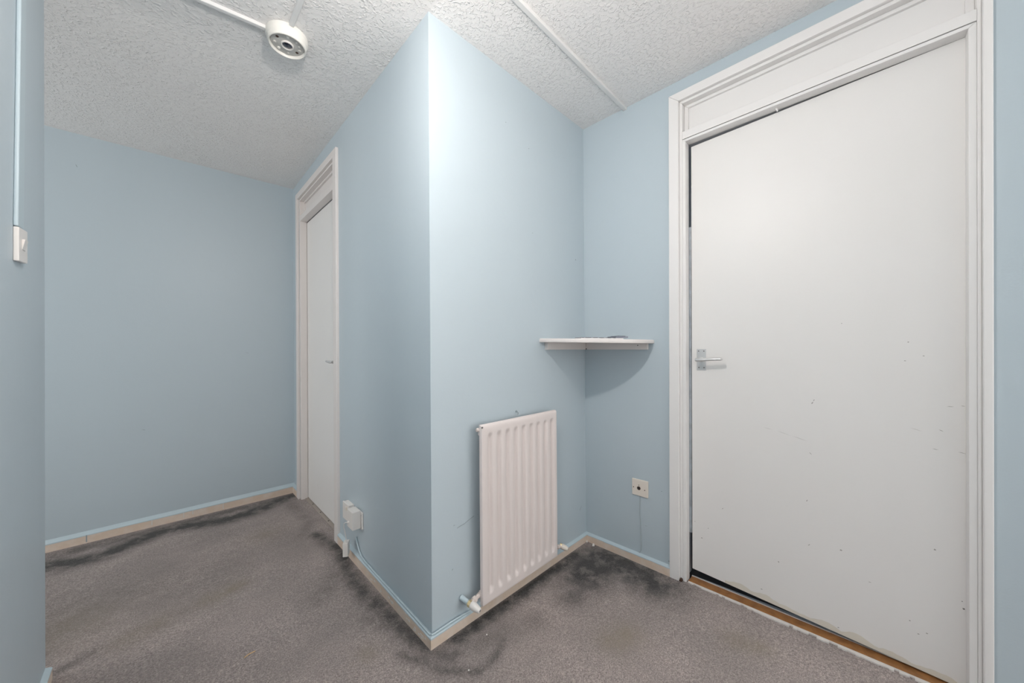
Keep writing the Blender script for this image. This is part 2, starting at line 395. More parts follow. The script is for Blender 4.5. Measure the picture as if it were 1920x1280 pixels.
# joints between the lengths of board along the far wall
rt = bpy.data.objects['baseboard_far']
for s, z0, z1 in ((1.064, 0.006, 0.046), (0.794, 0.012, 0.044), (0.645, 0.010, 0.045), (0.60, 0.02, 0.045), (0.44, 0.006, 0.046)):
    m = MB('D'); m.box(s-0.0022, s+0.0022, 0.0145, 0.0158, z0, z1); m.build('joint', M_drip if s != 1.064 else M_bluemark, rt)
# painted-over cable lying on the skirting, round the outer corner
m = MB('A')
pts = [(0.742, 0.006, 0.135), (0.732, 0.006, 0.118), (0.716, 0.006, 0.095), (0.694, 0.007, 0.078), (0.662, 0.008, 0.064), (0.60, 0.008, 0.058), (0.45, 0.008, 0.054), (0.3, 0.008, 0.052), (0.15, 0.008, 0.050), (0.05, 0.0085, 0.0485), (0.008, 0.009, 0.048), (-0.004, 0.007, 0.048)]
m.tube(pts, 0.0034, 10)
ob = m.build('painted_cable', M_blue, smooth=True)
tag(ob, 'thin blue-painted cable running down from the plugs along the top of the corridor skirting', 'cable')
m = MB('B')
m.tube([(-0.006, 0.005, 0.048), (0.003, 0.0085, 0.048), (0.03, 0.0085, 0.0485), (0.08, 0.008, 0.049), (0.13, 0.008, 0.047), (0.17, 0.008, 0.044), (0.205, 0.006, 0.043)], 0.0034, 10)
ob = m.build('painted_cable', M_blue, smooth=True)
tag(ob, 'thin blue-painted cable on the skirting between the wall corner and the radiator valve', 'cable')
# paint flakes and chips on the corridor skirting
m = MB('A')
rn = random.Random(5)
for s, w_, z in ((0.14, .02, .014), (0.165, .012, .02), (0.10, .03, .010), (0.055, .03, .012), (0.03, .02, .018), (0.30, .03, .012), (0.325, .012, .018), (0.42, .015, .012), (0.475, .02, .02), (0.52, .02, .012), (0.18, .01, .030)):
    for k in range(3):
        a = s + rn.uniform(-.012, .012); zz = z + rn.uniform(-.006, .006)
        m.quad([(a, zz), (a+w_*.5, zz+rn.uniform(-.003, .003)), (a+w_*.4, zz+.004+rn.uniform(0, .003)), (a+.002, zz+.004)], 0.0145, 0.0158)
o = m.build('flaked_paint', M_drip, bpy.data.objects['baseboard_corridor_right']); o['kind'] = 'stuff'

# ------------------------------------------------------------------ door 1: the big door on the right wall
def tiltC(s): return 0.0135*(s - 0.568)
class MC(MB):
    def __init__(self): super().__init__('C', None)
    def P(self, s, n, z):
        zz = z + (tiltC(s) if z > 1.9 else 0.0)
        return wp('C', shC(s, z), n, zz)
d1 = struct_root('door_1', wp('C', 0.98, 0, 0))
m = MC()   # casing: two uprights and a head, mitred
def frame_ring(m, sL0, sL1, sR1, sR0, zb, zt0, zt1, n0, n1):
    """U-shaped ring: outer sL0..sR0 up to zt0, inner sL1..sR1 up to zt1, from zb"""
    m.quad([(sL0, zb), (sL1, zb), (sL1, zt1), (sL0, zt0)], n0, n1)
    m.quad([(sR1, zb), (sR0, zb), (sR0, zt0), (sR1, zt1)], n0, n1)
    m.quad([(sL1, zt1), (sR1, zt1), (sR0, zt0), (sL0, zt0)], n0, n1)
frame_ring(m, 0.4943, 0.5405, 1.4345, 1.4545, -0.005, 2.340, 2.2985, -0.01, 0.015)
m.build('casing', M_white, d1, bevel=0.003)
m = MC(); frame_ring(m, 0.5405, 0.5535, 1.4255, 1.4345, -0.005, 2.2985, 2.2855, -0.12, 0.0)
m.build('frame', M_white, d1, bevel=0.002)
m = MC(); frame_ring(m, 0.5535, 0.5685, 1.4085, 1.4255, -0.005, 2.1105, 2.0985, -0.045, 0.001)
m.build('door_stop', M_white, d1, bevel=0.002)
m = MC(); frame_ring(m, 0.5535, 0.5715, 1.4065, 1.4255, 2.130, 2.2855, 2.2715, -0.06, -0.029)
m.build('bead', M_white, d1, bevel=0.002)
m = MC(); m.box(0.5535, 1.4255, -0.03, 0.0005, 2.1135, 2.150); m.build('transom', M_white, d1, bevel=0.0012)
m = MC(); m.box(0.5535, 1.4255, -0.08, -0.041, 2.105, 2.2855); m.build('overhead_panel', M_white, d1)
m = MC(); m.box(0.560, 0.5775, -0.056, -0.047, 0.22, 1.70); m.build('gap_light_strip', M_bluegrey, d1)  # blue-grey colour stands for light through the gap beside the leaf
m = MC(); m.box(0.500, 0.548, -0.12, -0.10, 0.0, 2.2); m.build('lining', M_darkfloor, d1)
# leaf, hung slightly out of square
leaf = MC()
leaf.quad([(0.5805, 0.050), (1.4105, 0.0045), (1.412, 2.1005), (0.5785, 2.0855)], -0.085, -0.045)
leafo = leaf.build('door_leaf', M_leaf, d1, bevel=0.002)
# marks and worn paint on the leaf (flakes a fraction of a millimetre proud)
def mark(m, s, z, ang, ln, wd, n, n2):
    c, sn = math.cos(ang), math.sin(ang)
    q = [(s - c*ln/2 + sn*wd/4, z - sn*ln/2 - c*wd/4), (s + c*ln*.1 + sn*wd/2, z + sn*ln*.1 - c*wd/2), (s + c*ln/2, z + sn*ln/2), (s - c*ln*.15 - sn*wd/2, z - sn*ln*.15 + c*wd/2)]
    m.quad(q, n, n2)
m = MB('C', shC)
for s, z, ang, ln, wd in ((1.377, 0.9177, .05, .016, .0018), (1.4034, 0.9223, -.1, .010, .0018), (1.3449, 0.7714, -.15, .014, .0018), (1.4021, 0.7703, -.2, .020, .0016),
        (1.0278, 0.8947, 1.1, .012, .004), (1.0328, 0.9057, 1.2, .009, .003), (0.9895, 0.7465, -.28, .05, .0010), (0.9376, 0.7598, -.28, .05, .0008), (0.8831, 0.7714, -.25, .03, .0008),
        (1.2841, 1.1313, .6, .005, .004), (1.2765, 1.0664, 0, .006, .003), (1.3193, 1.0836, 0, .006, .003), (1.3434, 0.4351, 0, .006, .006), (1.2867, 0.1675, 0, .005, .004),
        (0.6233, 0.2127, 0, .008, .005), (0.6512, 0.2679, .9, .006, .003), (0.7115, 0.3791, .9, .008, .003), (1.0109, 0.5028, 1.2, .010, .003), (1.0172, 0.3282, .9, .010, .003), (0.9189, 0.2199, -.8, .007, .005),
        (1.1113, 0.3434, 0, .008, .006), (0.5928, 0.2812, 0, .005, .003), (1.0226, 0.6928, -.8, .012, .002), (0.8594, 0.0786, 0, .008, .004), (1.1034, 0.0449, 0, .006, .004),
        (1.1888, 0.2565, 0, .008, .002), (1.114, 1.205, .8, .004, .003), (1.3256, 0.1445, .2, .006, .004), (1.3064, 0.1321, .2, .006, .004), (1.3576, 0.8359, -.5, .012, .002), (1.3023, 0.8309, -.3, .03, .0008)):
    mark(m, s, z, ang, ln, wd, -0.0452, -0.0447)
o = m.build('scuff_mark', M_dirt, leafo.parent); o['kind'] = 'stuff'
m = MB('C', shC)
for s, z, ln, wd in ((1.4038, 0.2669, .006, .006), (1.4005, 0.2894, .003, .003)):
    mark(m, s, z, .9, ln, wd, -0.0452, -0.0444)
o = m.build('chip', M_dirt2, d1); o['kind'] = 'stuff'
m = MB('C', shC)   # yellowed, chipped strip along the bottom edge
rn = random.Random(11)
prev = None; N = 60
for i in range(N):
    s0 = 0.72 + (1.39-0.72)*i/N; s1 = 0.72 + (1.39-0.72)*(i+1)/N
    zb = lambda s: 0.050 - (s-0.5805)/0.83*0.0455 + 0.001
    hh = 0.010 + 0.016*abs(math.sin(i*0.37))*abs(math.sin(i*0.113+.6)) + rn.uniform(0, .004)
    if prev is None: prev = hh
    m.quad([(s0, zb(s0)), (s1, zb(s1)), (s1, zb(s1)+hh), (s0, zb(s0)+prev)], -0.0452, -0.0448); prev = hh
o = m.build('worn_edge', M_yellow, d1); o['kind'] = 'stuff'
# lever handle
hd = MB('C', shC); hd.box(0.603, 0.6435, -0.0455, -0.0425, 1.0085, 1.1095)
hp = hd.build('lever_handle', M_alu, d1, bevel=0.0012); hp['label'] = 'satin aluminium lever handle on a rectangular backplate'
m = MB('C', shC)
m.lathe((0.622, -0.043, 1.0585), (0, 1, 0), [(0, .0115), (.004, .0115), (.006, .009), (.040, .009), (.046, .009)], 20)
m.tube([(0.615, 0.002, 1.0605), (0.617, 0.006, 1.0600), (0.628, 0.009, 1.0598), (0.65, 0.010, 1.0605), (0.675, 0.010, 1.0625), (0.70, 0.009, 1.0640), (0.716, 0.006, 1.0645), (0.721, 0.000, 1.0645)],
       [.0075, .010, .0105, .0085, .0080, .0085, .0085, .006], 12, flat=0.85)
m.build('lever', M_alu, hp, smooth=True)
for s, z in ((0.6115, 1.0995), (0.6345, 1.0995), (0.6125, 1.0215), (0.6350, 1.0215)):
    m = MB('C', shC); m.lathe((s, -0.0428, z), (0, 1, 0), [(0, .0028), (.0009, .0028), (.001, .001)], 10); m.build('screw', M_dirt2, hp)
# nail / drip hanging from the head
m = MC(); m.tube([(0.915, -0.030, 2.103), (0.918, -0.026, 2.094), (0.921, -0.024, 2.084)], [.005, .0035, .0022], 8); m.build('paint_drip', M_white, d1, smooth=True)
# threshold: wood bar with white drips and a blue-grey sill
m = MB('C', shC); m.box(0.573, 1.418, -0.062, -0.008, -0.01, 0.003); m.build('threshold_bar', M_wood, d1, bevel=0.002)
m = MB('C', shC)
rn = random.Random(3); N = 70; pw = .006
for i in range(N):
    s0 = 0.575 + 0.84*i/N; s1 = s0 + 0.84/N
    nw = .004 + rn.uniform(0, .006) + (.004 if i/N > .3 else 0)
    if rn.random() < .12: nw = .001
    m.quad([(s0, -0.004), (s1, -0.004), (s1, 0.0035), (s0, 0.0035)], -0.010, -0.004 + nw); pw = nw
o = m.build('paint_edge', M_drip, d1); o['kind'] = 'stuff'
m = MB('C', shC); m.box(0.573, 1.418, -0.0665, -0.0615, -0.01, 0.005); m.build('paint_edge', M_drip, d1)
m = MB('C', shC); m.hexa([(0.573, -0.0675, -0.01), (1.418, -0.0615, -0.01), (1.418, -0.105, -0.01), (0.573, -0.069, -0.01), (0.573, -0.0675, 0.004), (1.418, -0.0615, 0.004), (1.418, -0.105, 0.004), (0.573, -0.069, 0.004)])
m.build('sill', M_bluegrey, d1)
# brown chips at the foot of the frame
m = MB('C', shC); m.quad([(0.540, .0), (0.553, .0), (0.551, .009), (0.544, .011)], 0.0, 0.0163); m.build('bare_patch', M_brown, d1)

# ------------------------------------------------------------------ door 2: down the corridor
d2 = struct_root('door_2', wp('A', 1.45, 0, 0))
def ringA(name, o0, i0, i1, o1, zb, zt, zi, n0, n1, mt, bev=0.002):
    m = MB('A'); frame_ring(m, o0, i0, i1, o1, zb, zt, zi, n0, n1); return m.build(name, mt, d2, bevel=bev)
ringA('casing', 1.003, 1.062, 1.868, 1.915, -0.005, 2.294, 2.250, -0.01, 0.015, M_rail, 0.003)
ringA('frame', 1.062, 1.076, 1.854, 1.868, -0.005, 2.250, 2.238, -0.12, 0.0, M_rail)
ringA('door_stop', 1.076, 1.092, 1.838, 1.854, -0.005, 2.120, 2.082, -0.045, 0.001, M_rail)
ringA('bead', 1.076, 1.092, 1.838, 1.854, 2.10, 2.238, 2.224, -0.06, -0.026, M_rail)
m = MB('A'); m.box(1.076, 1.854, -0.03, -0.001, 2.095, 2.125); m.build('transom', M_rail, d2, bevel=0.0012)
m = MB('A'); m.box(1.076, 1.854, -0.08, -0.038, 2.11, 2.238); m.build('overhead_panel', M_rail, d2)
m = MB('A'); m.box(1.094, 1.836, -0.085, -0.045, 0.006, 2.078); lf2 = m.build('door_leaf', M_leaf, d2, bevel=0.002)
m = MB('A'); m.box(1.115, 1.152, -0.0455, -0.0425, 0.99, 1.09); hp2 = m.build('lever_handle', M_alu, d2, bevel=0.0012)
hp2['label'] = 'lever handle whose tip shows past the door casing'
m = MB('A')
m.lathe((1.133, -0.043, 1.043), (0, 1, 0), [(0, .0115), (.004, .0115), (.006, .009), (.044, .009)], 16)
m.tube([(1.128, 0.001, 1.043), (1.140, 0.006, 1.043), (1.17, 0.007, 1.044), (1.20, 0.006, 1.046), (1.222, 0.003, 1.047), (1.228, -0.004, 1.047)], [.0075, .0095, .0085, .008, .0085, .006], 12, flat=.85)
m.build('lever', M_alu, hp2, smooth=True)
m = MB('A'); m.box(1.078, 1.852, -0.056, -0.024, -0.01, 0.003); ts = m.build('threshold_strip', M_strip, d2, bevel=0.001)
for s in (1.332, 1.503, 1.683):
    m = MB('A'); m.lathe((s, -0.036, 0.003), (0, 0, 1), [(0, .005), (.0008, .005), (.0009, .002)], 10); m.build('screw', M_dark, ts)
m = MB('A')
for s, z in ((1.60, 0.16), (1.585, 0.145), (1.20, 0.42)): mark(m, s, z, .9, .02, .004, -0.0452, -0.0447)
o = m.build('scuff_mark', M_drip, d2); o['kind'] = 'stuff'

# ------------------------------------------------------------------ radiator
rad = thing('radiator', 'white single-panel fluted radiator on the wall between the outer and inner corners', 'radiator', wp('B', 0.45, 0.05, 0.071))
def rad_panel():
    s0, s1, z0, z1 = 0.2010, 0.6970, 0.0715, 0.8065
    centres = [0.2485 + 0.0513*k for k in range(9)]; hw = 0.0165
    ss = [s0, s0+.0015, s0+.004, s0+.010]
    for c in centres: ss += [c-hw, c-hw*.82, c-hw*.62, c-hw*.35, c, c+hw*.35, c+hw*.62, c+hw*.82, c+hw]
    ss += [s1-.010, s1-.004, s1-.0015, s1]
    zt, zb = 0.772, 0.104
    zs = [z0, z0+.0015, z0+.004, z0+.012, zb-.006, zb, zb+.006, zb+.013, zb+.022, zb+.032, 0.3, 0.5, 0.65, zt-.030, zt-.020, zt-.012, zt-.005, zt, zt+.006, z1-.020, z1-.012, z1-.006, z1-.0025, z1]
    def depth(s, z):
        d = 0.0
        for c in centres:
            u = abs(s-c)/hw
            if u < 1:
                k = 0.5*(1+math.cos(math.pi*min(1, max(0, (u-.18)/.82)))) 
                e = min(1, max(0, (z-zb)/0.026)); e = e*e*(3-2*e)
                f_ = min(1, max(0, (zt-z)/0.022)); f_ = f_*f_*(3-2*f_)
                d = 0.0125*k*min(e, f_)
        r = 0.0
        for dist, rad_ in ((s-s0, .004), (s1-s, .004), (z-z0, .004), (z1-z, .016)):
            if dist < rad_: r = max(r, rad_*(1-math.sqrt(max(0, 1-(1-dist/rad_)**2)))*(0.75))
        return 0.060 - d - r
    m = MB('B'); rows = [[m.bm.verts.new(m.P(s, depth(s, z), z)) for s in ss] for z in zs]
    for a, b in zip(rows, rows[1:]):
        for i in range(len(ss)-1): m.bm.faces.new((a[i], a[i+1], b[i+1], b[i]))
    # sides and back
    nb = 0.044
    ring = [(0, i) for i in range(len(ss))] + [(j, len(ss)-1) for j in range(1, len(zs))] + [(len(zs)-1, i) for i in range(len(ss)-2, -1, -1)] + [(j, 0) for j in range(len(zs)-2, 0, -1)]
    front = [rows[j][i] for j, i in ring]
    back = [m.bm.verts.new(m.P(ss[i], nb, zs[j])) for j, i in ring]
    k = len(front)
    for i in range(k): m.bm.faces.new((front[i], front[(i+1) % k], back[(i+1) % k], back[i]))
    m.bm.faces.new(back)
    return m.build('front_panel', M_pink, rad, smooth=True)
rad_panel()
for z in (0.105, 0.775):
    m = MB('B'); m.box(0.207, 0.691, 0.026, 0.045, z-.016, z+.016)
    m.build('water_channel', M_pink, rad, bevel=0.004)
for s in (0.30, 0.60):
    for z0 in (0.13, 0.66):
        m = MB('B'); m.box(s-.014, s+.014, 0.0, 0.046, z0, z0+.07); m.build('bracket', M_pink, rad)
m = MB('B'); m.lathe((0.193, 0.036, 0.785), (1, 0, 0), [(0, .006), (.004, .008), (.012, .008)], 12); m.build('bleed_valve', M_rustwhite, rad, smooth=True)
m = MB('B'); m.lathe((0.204, 0.058, 0.7975), (0, 1, -.2), [(0, .004), (.003, .004)], 8); m.build('dark_chip', M_dirt2, rad)
def valve(mirror, base, tip, tail_to, scale, cap_m, parent):
    a = Vector(base); b = Vector(tip); ax = (b-a).normalized(); L = (b-a).length
    m = MB('B'); m.tube([tuple(a), tuple(a + ax*L*.42)], [.0105*scale, .0095*scale], 14)
    m.build('pipe', M_blue, parent, smooth=True)
    m = MB('B'); m.lathe(tuple(a + ax*L*.40), tuple(ax), [(0, .0125*scale), (.002, .0135*scale), (.012, .0135*scale), (.014, .012*scale)], 6)
    m.build('nut', M_brass, parent)
    m = MB('B'); m.lathe(tuple(a + ax*L*.54), tuple(ax), [(0, .0135*scale), (.004, .0155*scale), (L*.22, .0150*scale), (L*.38, .0115*scale), (L*.44, .010*scale), (L*.46, .0085*scale)], 20)
    m.build('cap', cap_m, parent, smooth=True)
    m = MB('B'); m.lathe(tuple(a + ax*L*.995), tuple(ax), [(0, .0045*scale), (.0012, .0045*scale)], 10); m.build('cap_hole', M_dirt2, parent)
    j = a + ax*L*.50
    m = MB('B'); m.tube([tuple(j), tuple(j.lerp(Vector(tail_to), .5)), tail_to], [.010*scale, .0085*scale, .0085*scale], 12)
    m.lathe(tuple(j.lerp(Vector(tail_to), .30)), tuple(Vector(tail_to)-j), [(0, .012*scale), (.002, .0135*scale), (.012, .0135*scale), (.014, .012*scale)], 6)
    m.build('tail', M_rustwhite, parent)
vl = thing('radiator_valve', 'white-capped valve low on the left side of the radiator, partly painted blue', 'valve', wp('B', 0.14, 0.03, 0.10))
valve(False, (0.1355, 0.001, 0.116), (0.1585, 0.092, 0.094), (0.206, 0.036, 0.112), 1.0, M_plast, vl)
vr = thing('radiator_valve', 'cream-capped valve low on the right side of the radiator, near the inner corner', 'valve', wp('B', 0.76, 0.03, 0.09))
valve(True, (0.738, 0.006, 0.104), (0.764, 0.074, 0.084), (0.690, 0.032, 0.104), 0.9, M_warmplast, vr)
# hook above the radiator
m = MB('B'); m.tube([(0.4653, 0.0, 0.823), (0.4653, 0.008, 0.822), (0.4668, 0.012, 0.817), (0.4672, 0.009, 0.810)], .0018, 8)
m.lathe((0.4645, 0.0, 0.8235), (0, 1, 0), [(0, .005), (.003, .0045)], 10)
o = m.build('wall_hook', M_bluemark, smooth=True); tag(o, 'tiny painted hook on the blue wall just above the radiator', 'hook')

# ------------------------------------------------------------------ corner shelf
shelf = thing('corner_shelf', 'white quarter-round shelf fixed across the inner corner above the radiator', 'shelf', (1.60, 1.05, 1.11))
cx, cy = 1.77128, 1.21212; RS = 0.410
aB = math.atan2(-0.02132686, -0.99977256); aC = math.atan2(-0.99961519, 0.02773924)   # directions from the corner along wall B (back) and wall C
aB += 2*math.pi if aB < 0 else 0; aC += 2*math.pi
def sz(x, y): # shelf is a touch lower at its right-hand end
    u = ((x-cx)*math.cos(aC) + (y-cy)*math.sin(aC))/RS
    return -0.0105*max(0, u)
m = MB('W'); rings = []
T0, T1 = 1.1485, 1.1680
prof = [(-0.004, T0), (-0.001, T0+.002), (0, T0+.006), (0, T1-.006), (-.0015, T1-.002), (-.005, T1)]
NA = 40
def spt(a, rr, z):
    x = cx + rr*math.cos(a); y = cy + rr*math.sin(a); return (x, y, z + sz(x, y))
rows = []
for i in range(NA+1):
    a = aB + (aC-aB)*i/NA
    rr = RS + (0.004 if 3 < i < NA-3 else 0.002)*math.sin(math.pi*i/NA)
    rows.append([m.bm.verts.new(m.P(*spt(a, rr+dr, z))) for dr, z in prof])
for a, b in zip(rows, rows[1:]):
    for i in range(len(prof)-1): m.bm.faces.new((a[i], a[i+1], b[i+1], b[i]))
ct = m.bm.verts.new(Vector((cx, cy, T1))); cb = m.bm.verts.new(Vector((cx, cy, T0)))
for a, b in zip(rows, rows[1:]):
    m.bm.faces.new((a[-1], ct, b[-1])); m.bm.faces.new((a[0], b[0], cb))
for r in (rows[0], rows[-1]): m.bm.faces.new([*r, ct, cb])
m.build('shelf_board', M_rail, shelf, smooth=True)
m = MB('B'); m.quad([(0.6790, 1.1110), (1.043, 1.1085), (1.043, 1.1485), (0.6790, 1.1485)], 0.0, 0.019); m.build('batten', M_rail, shelf, bevel=0.001)
m = MB('C'); m.quad([(0.020, 1.1085), (0.381, 1.1075), (0.381, 1.1385), (0.020, 1.1478)], 0.0, 0.019); m.build('batten', M_rail, shelf, bevel=0.001)
m = MB('C'); m.lathe((0.0220, 0.0185, 1.1125), (0, 1, 0), [(0, .0035), (.0012, .0035)], 10); m.build('screw_hole', M_dark, shelf)
m = MB('C'); m.lathe((0.332, 0.0185, 1.1295), (0, 1, 0), [(0, .0025), (.0012, .0025)], 10); m.build('screw_hole', M_dark, shelf)
# papers on the shelf
def on_shelf(lat, dep):   # camera-side diagonal axes of the shelf, from the corner
    ax = Vector((-math.cos(math.radians(46)), -math.sin(math.radians(46)))); px = Vector((-ax.y, ax.x))
    if px.x < 0: px = -px
    q = Vector((cx, cy)) + ax*dep + px*lat; return (q.x, q.y)
def sheet(m, l0, l1, d0, d1, z0, z1):
    p = [on_shelf(l0, d0), on_shelf(l1, d0), on_shelf(l1, d1), on_shelf(l0, d1)]
    m.hexa([(x, y, z0 + sz(x, y) + .0003) for x, y in p] + [(x, y, z1 + sz(x, y) + .0003) for x, y in p])
mag = thing('magazine', 'thin white magazine with a dark-striped cover lying on the corner shelf', 'magazine', (1.55, 1.0, T1))
m = MB('W'); sheet(m, -0.088, 0.118, 0.175, 0.347, T1, T1+.0055); m.build('pages', M_paper, mag)
for k, (a, b) in enumerate(((-0.086, -0.074), (-0.068, -0.040), (-0.030, -0.008), (0.000, 0.022), (0.034, 0.056), (0.068, 0.080))):
    m = MB('W'); sheet(m, a, b, 0.172, 0.349, T1+.0050, T1+.0075); m.build('printed_band', M_navy, mag)
lf = thing('leaflet', 'slate-grey folded leaflet lying on the right end of the magazine', 'leaflet', (1.62, 0.93, T1))
m = MB('W'); sheet(m, 0.085, 0.1450, 0.18, 0.335, T1+.0076, T1+.0140); m.build('cover', M_slate, lf, bevel=0.001)
m = MB('W'); sheet(m, 0.10, 0.138, 0.19, 0.315, T1+.0140, T1+.0165); m.build('folded_flap', M_navy, lf)

# ------------------------------------------------------------------ sockets, plugs, switch
def screws(m_w, par, pts, n, mt=M_dirt2):
    for s, z in pts:
        m = MB(m_w); m.lathe((s, n, z), (0, 1, 0), [(0, .0028), (.0008, .0028), (.0009, .001)], 10); m.build('screw', mt, par)
so = thing('aerial_socket', 'cream aerial outlet plate on the blue wall under the shelf, left of the big door', 'socket', wp('C', 0.332, 0, 0.346))
m = MB('C'); m.quad([(0.2885, 0.3475), (0.3745, 0.3465), (0.3750, 0.4325), (0.2885, 0.4315)], 0.0, 0.0085); m.build('plate', M_warmplast, so, bevel=0.003, seg=3)
m = MB('C'); m.lathe((0.3262, 0.0083, 0.3875), (0, 1, 0), [(0, .0095), (.0010, .0095), (.0014, .0080)], 20); m.build('outlet_ring', M_brown, so)
m = MB('C'); m.lathe((0.3262, 0.0096, 0.3875), (0, 1, 0), [(0, .0055), (.0004, .0055)], 14); m.build('outlet_hole', M_dark, so)
m = MB('C'); m.lathe((0.3262, 0.0083, 0.4035), (0, 1, 0), [(0, .0022), (.0008, .0022)], 8); m.build('moulded_mark', M_brown, so)
screws('C', so, ((0.2975, 0.3875), (0.3575, 0.3845)), 0.0083, M_brown)
m = MB('C'); m.tube([(0.329, 0.0, 0.3475), (0.329, 0.001, 0.32), (0.329, 0.001, 0.26), (0.3325, 0.001, 0.20), (0.334, 0.001, 0.13), (0.334, 0.001, 0.09), (0.331, 0.001, 0.066), (0.323, 0.0015, 0.050)], .0034, 8)
o = m.build('surface_cable', M_cable, smooth=True); tag(o, 'painted cable running down the blue wall from the aerial outlet to the skirting', 'cable')

ds = thing('wall_socket', 'white surface-mounted socket box nearest the corridor door, beside the plug-in adapter', 'socket', wp('A', 0.83, 0, 0.19))
m = MB('A'); m.box(0.782, 0.868, 0.0, 0.022, 0.205, 0.291); m.build('back_box', M_plast, ds, bevel=0.002)
m = MB('A'); m.box(0.780, 0.870, 0.022, 0.030, 0.203, 0.293); m.build('plate', M_plast, ds, bevel=0.0025)
m = MB('A'); m.box(0.800, 0.812, 0.030, 0.036, 0.262, 0.280); m.build('rocker', M_warmplast, ds, bevel=0.002)
d3 = thing('wall_socket', 'white wall socket plate hidden behind the plug-in adapter', 'socket', wp('A', 0.70, 0, 0.20))
m = MB('A'); m.box(0.655, 0.741, 0.0, 0.010, 0.202, 0.288); m.build('plate', M_plast, d3, bevel=0.0025)
screws('A', d3, ((0.660, 0.275), (0.660, 0.212)), 0.0098, M_dirt)
ad = thing('plug_adapter', 'square white plug-in adapter on the corridor wall with a looped flex', 'adapter', wp('A', 0.70, 0.03, 0.21))
m = MB('A'); m.box(0.664, 0.738, 0.0105, 0.052, 0.209, 0.299); m.build('body', M_plast, ad, bevel=0.0022)
m = MB('A'); m.box(0.667, 0.735, 0.030, 0.0312, 0.2088, 0.2092); m.build('seam', M_dirt, ad)
m = MB('A'); m.lathe((0.715, 0.052, 0.238), (0, 1, 0), [(0, .006), (.004, .0055), (.008, .003)], 12); m.build('strain_relief', M_plast, ad, smooth=True)
fx = MB('A'); fx.tube([(0.715, 0.058, 0.238), (0.722, 0.066, 0.237), (0.734, 0.069, 0.228), (0.742, 0.067, 0.205), (0.744, 0.060, 0.175), (0.746, 0.055, 0.145), (0.752, 0.050, 0.119)], .0018, 8)
fx.build('flex', M_plast, ad, smooth=True)
# little box dangling from the flex
hb = thing('hanging_power_block', 'small white box dangling on the looped flex in front of the skirting', 'power block', wp('A', 0.765, 0.05, 0.045))
def rotbox(m, c, hs, hn, z0, z1, ang):
    cs, sn = math.cos(ang), math.sin(ang); pts = []
    for z in (z0, z1):
        for a, b in ((-hs, -hn), (hs, -hn), (hs, hn), (-hs, hn)):
            pts.append((c[0] + a*cs - b*sn, c[1] + a*sn + b*cs, z))
    m.hexa(pts)
m = MB('A'); rotbox(m, (0.765, 0.048), 0.021, 0.0125, 0.048, 0.117, math.radians(-32)); m.build('body', M_plast, hb, bevel=0.0015)
m = MB('A'); rotbox(m, (0.757, 0.050), 0.007, 0.006, 0.117, 0.1195, math.radians(-32)); m.build('strain_relief', M_plast, hb, bevel=0.001)

sw = thing('light_switch', 'white light switch plate with a rocker on the left wall under the trunking', 'light switch', wp('E', 0.32, 0, 1.37))
m = MB('E'); m.hexa([(0.2755, 0, 1.3715), (0.3605, 0, 1.3650), (0.3605, 0.0105, 1.3650), (0.2755, 0.0105, 1.3715), (0.2755, 0, 1.4645), (0.3605, 0, 1.4580), (0.3605, 0.0105, 1.4580), (0.2755, 0.0105, 1.4645)])
m.build('plate', M_plast, sw, bevel=0.0025)
m = MB('E')
m.hexa([(0.305, 0.0105, 1.402), (0.335, 0.0105, 1.402), (0.335, 0.0115, 1.402), (0.305, 0.0115, 1.402), (0.305, 0.0105, 1.430), (0.335, 0.0105, 1.430), (0.335, 0.0165, 1.430), (0.305, 0.0165, 1.430)])
m.build('rocker', M_plast, sw, bevel=0.0008)
m = MB('E'); m.hexa([(0.268, 0.0, 1.4600), (0.302, 0.0, 1.4600), (0.302, 0.010, 1.4600), (0.268, 0.010, 1.4600)][:0] or
    [(0.3030, 0, 1.4620), (0.3600, 0, 1.4600), (0.3600, 0.009, 1.4600), (0.3030, 0.009, 1.4620), (0.2600, 0, 2.41), (0.3080, 0, 2.41), (0.3080, 0.009, 2.41), (0.2600, 0.009, 2.41)])
o = m.build('cable_trunking', M_blue, bevel=0.003); tag(o, 'upright painted cable trunking on the left wall above the light switch', 'trunking')

# ------------------------------------------------------------------ ceiling fittings
def zc(y, d): return ceil_z(y) - d
det = thing('smoke_detector', 'round ivory detector base on the ceiling with a dark central sensor', 'detector', (0.367, 1.680, zc(1.68, .05)))
DC = (0.366, 1.680)
m = MB('W'); m.lathe((DC[0], DC[1], zc(1.68, 0)), (0, 0, -1), [(-.004, .0745), (.012, .0745), (.020, .0740), (.026, .0700), (.030, .0690), (.034, .0690), (.041, .0665), (.0425, .0635), (.040, .0610), (.034, .0595), (.030, .0585), (.029, .02)], 56)
m.build('base', M_detp, det, smooth=True)
m = MB('W'); m.lathe((DC[0], DC[1], zc(1.68, .029)), (0, 0, -1), [(0, .0590), (.0035, .0585), (.0045, .0560), (.005, .02)], 48); m.build('inner_plate', M_detin, det, smooth=True)
m = MB('W'); m.lathe((DC[0], DC[1], zc(1.68, .032)), (0, 0, -1), [(0, .0230), (.007, .0225), (.0085, .0205), (.0075, .0185), (.003, .0180)], 32); m.build('sensor_ring', M_plast, det, smooth=True)
m = MB('W'); m.lathe((DC[0], DC[1], zc(1.68, .033)), (0, 0, -1), [(0, .0180), (.003, .0170), (.0062, .011), (.0072, .004)], 28); m.build('sensor_lens', M_lens, det, smooth=True)
for k, ang in enumerate((215, 35)):
    a = math.radians(ang - 10); q = (DC[0] + .043*math.cos(a), DC[1] + .043*math.sin(a))
    m = MB('W'); m.lathe((q[0], q[1], zc(1.68, .0335)), (0, 0, -1), [(0, .0058), (.001, .0055)], 12); m.build('screw_slot', M_brown, det)
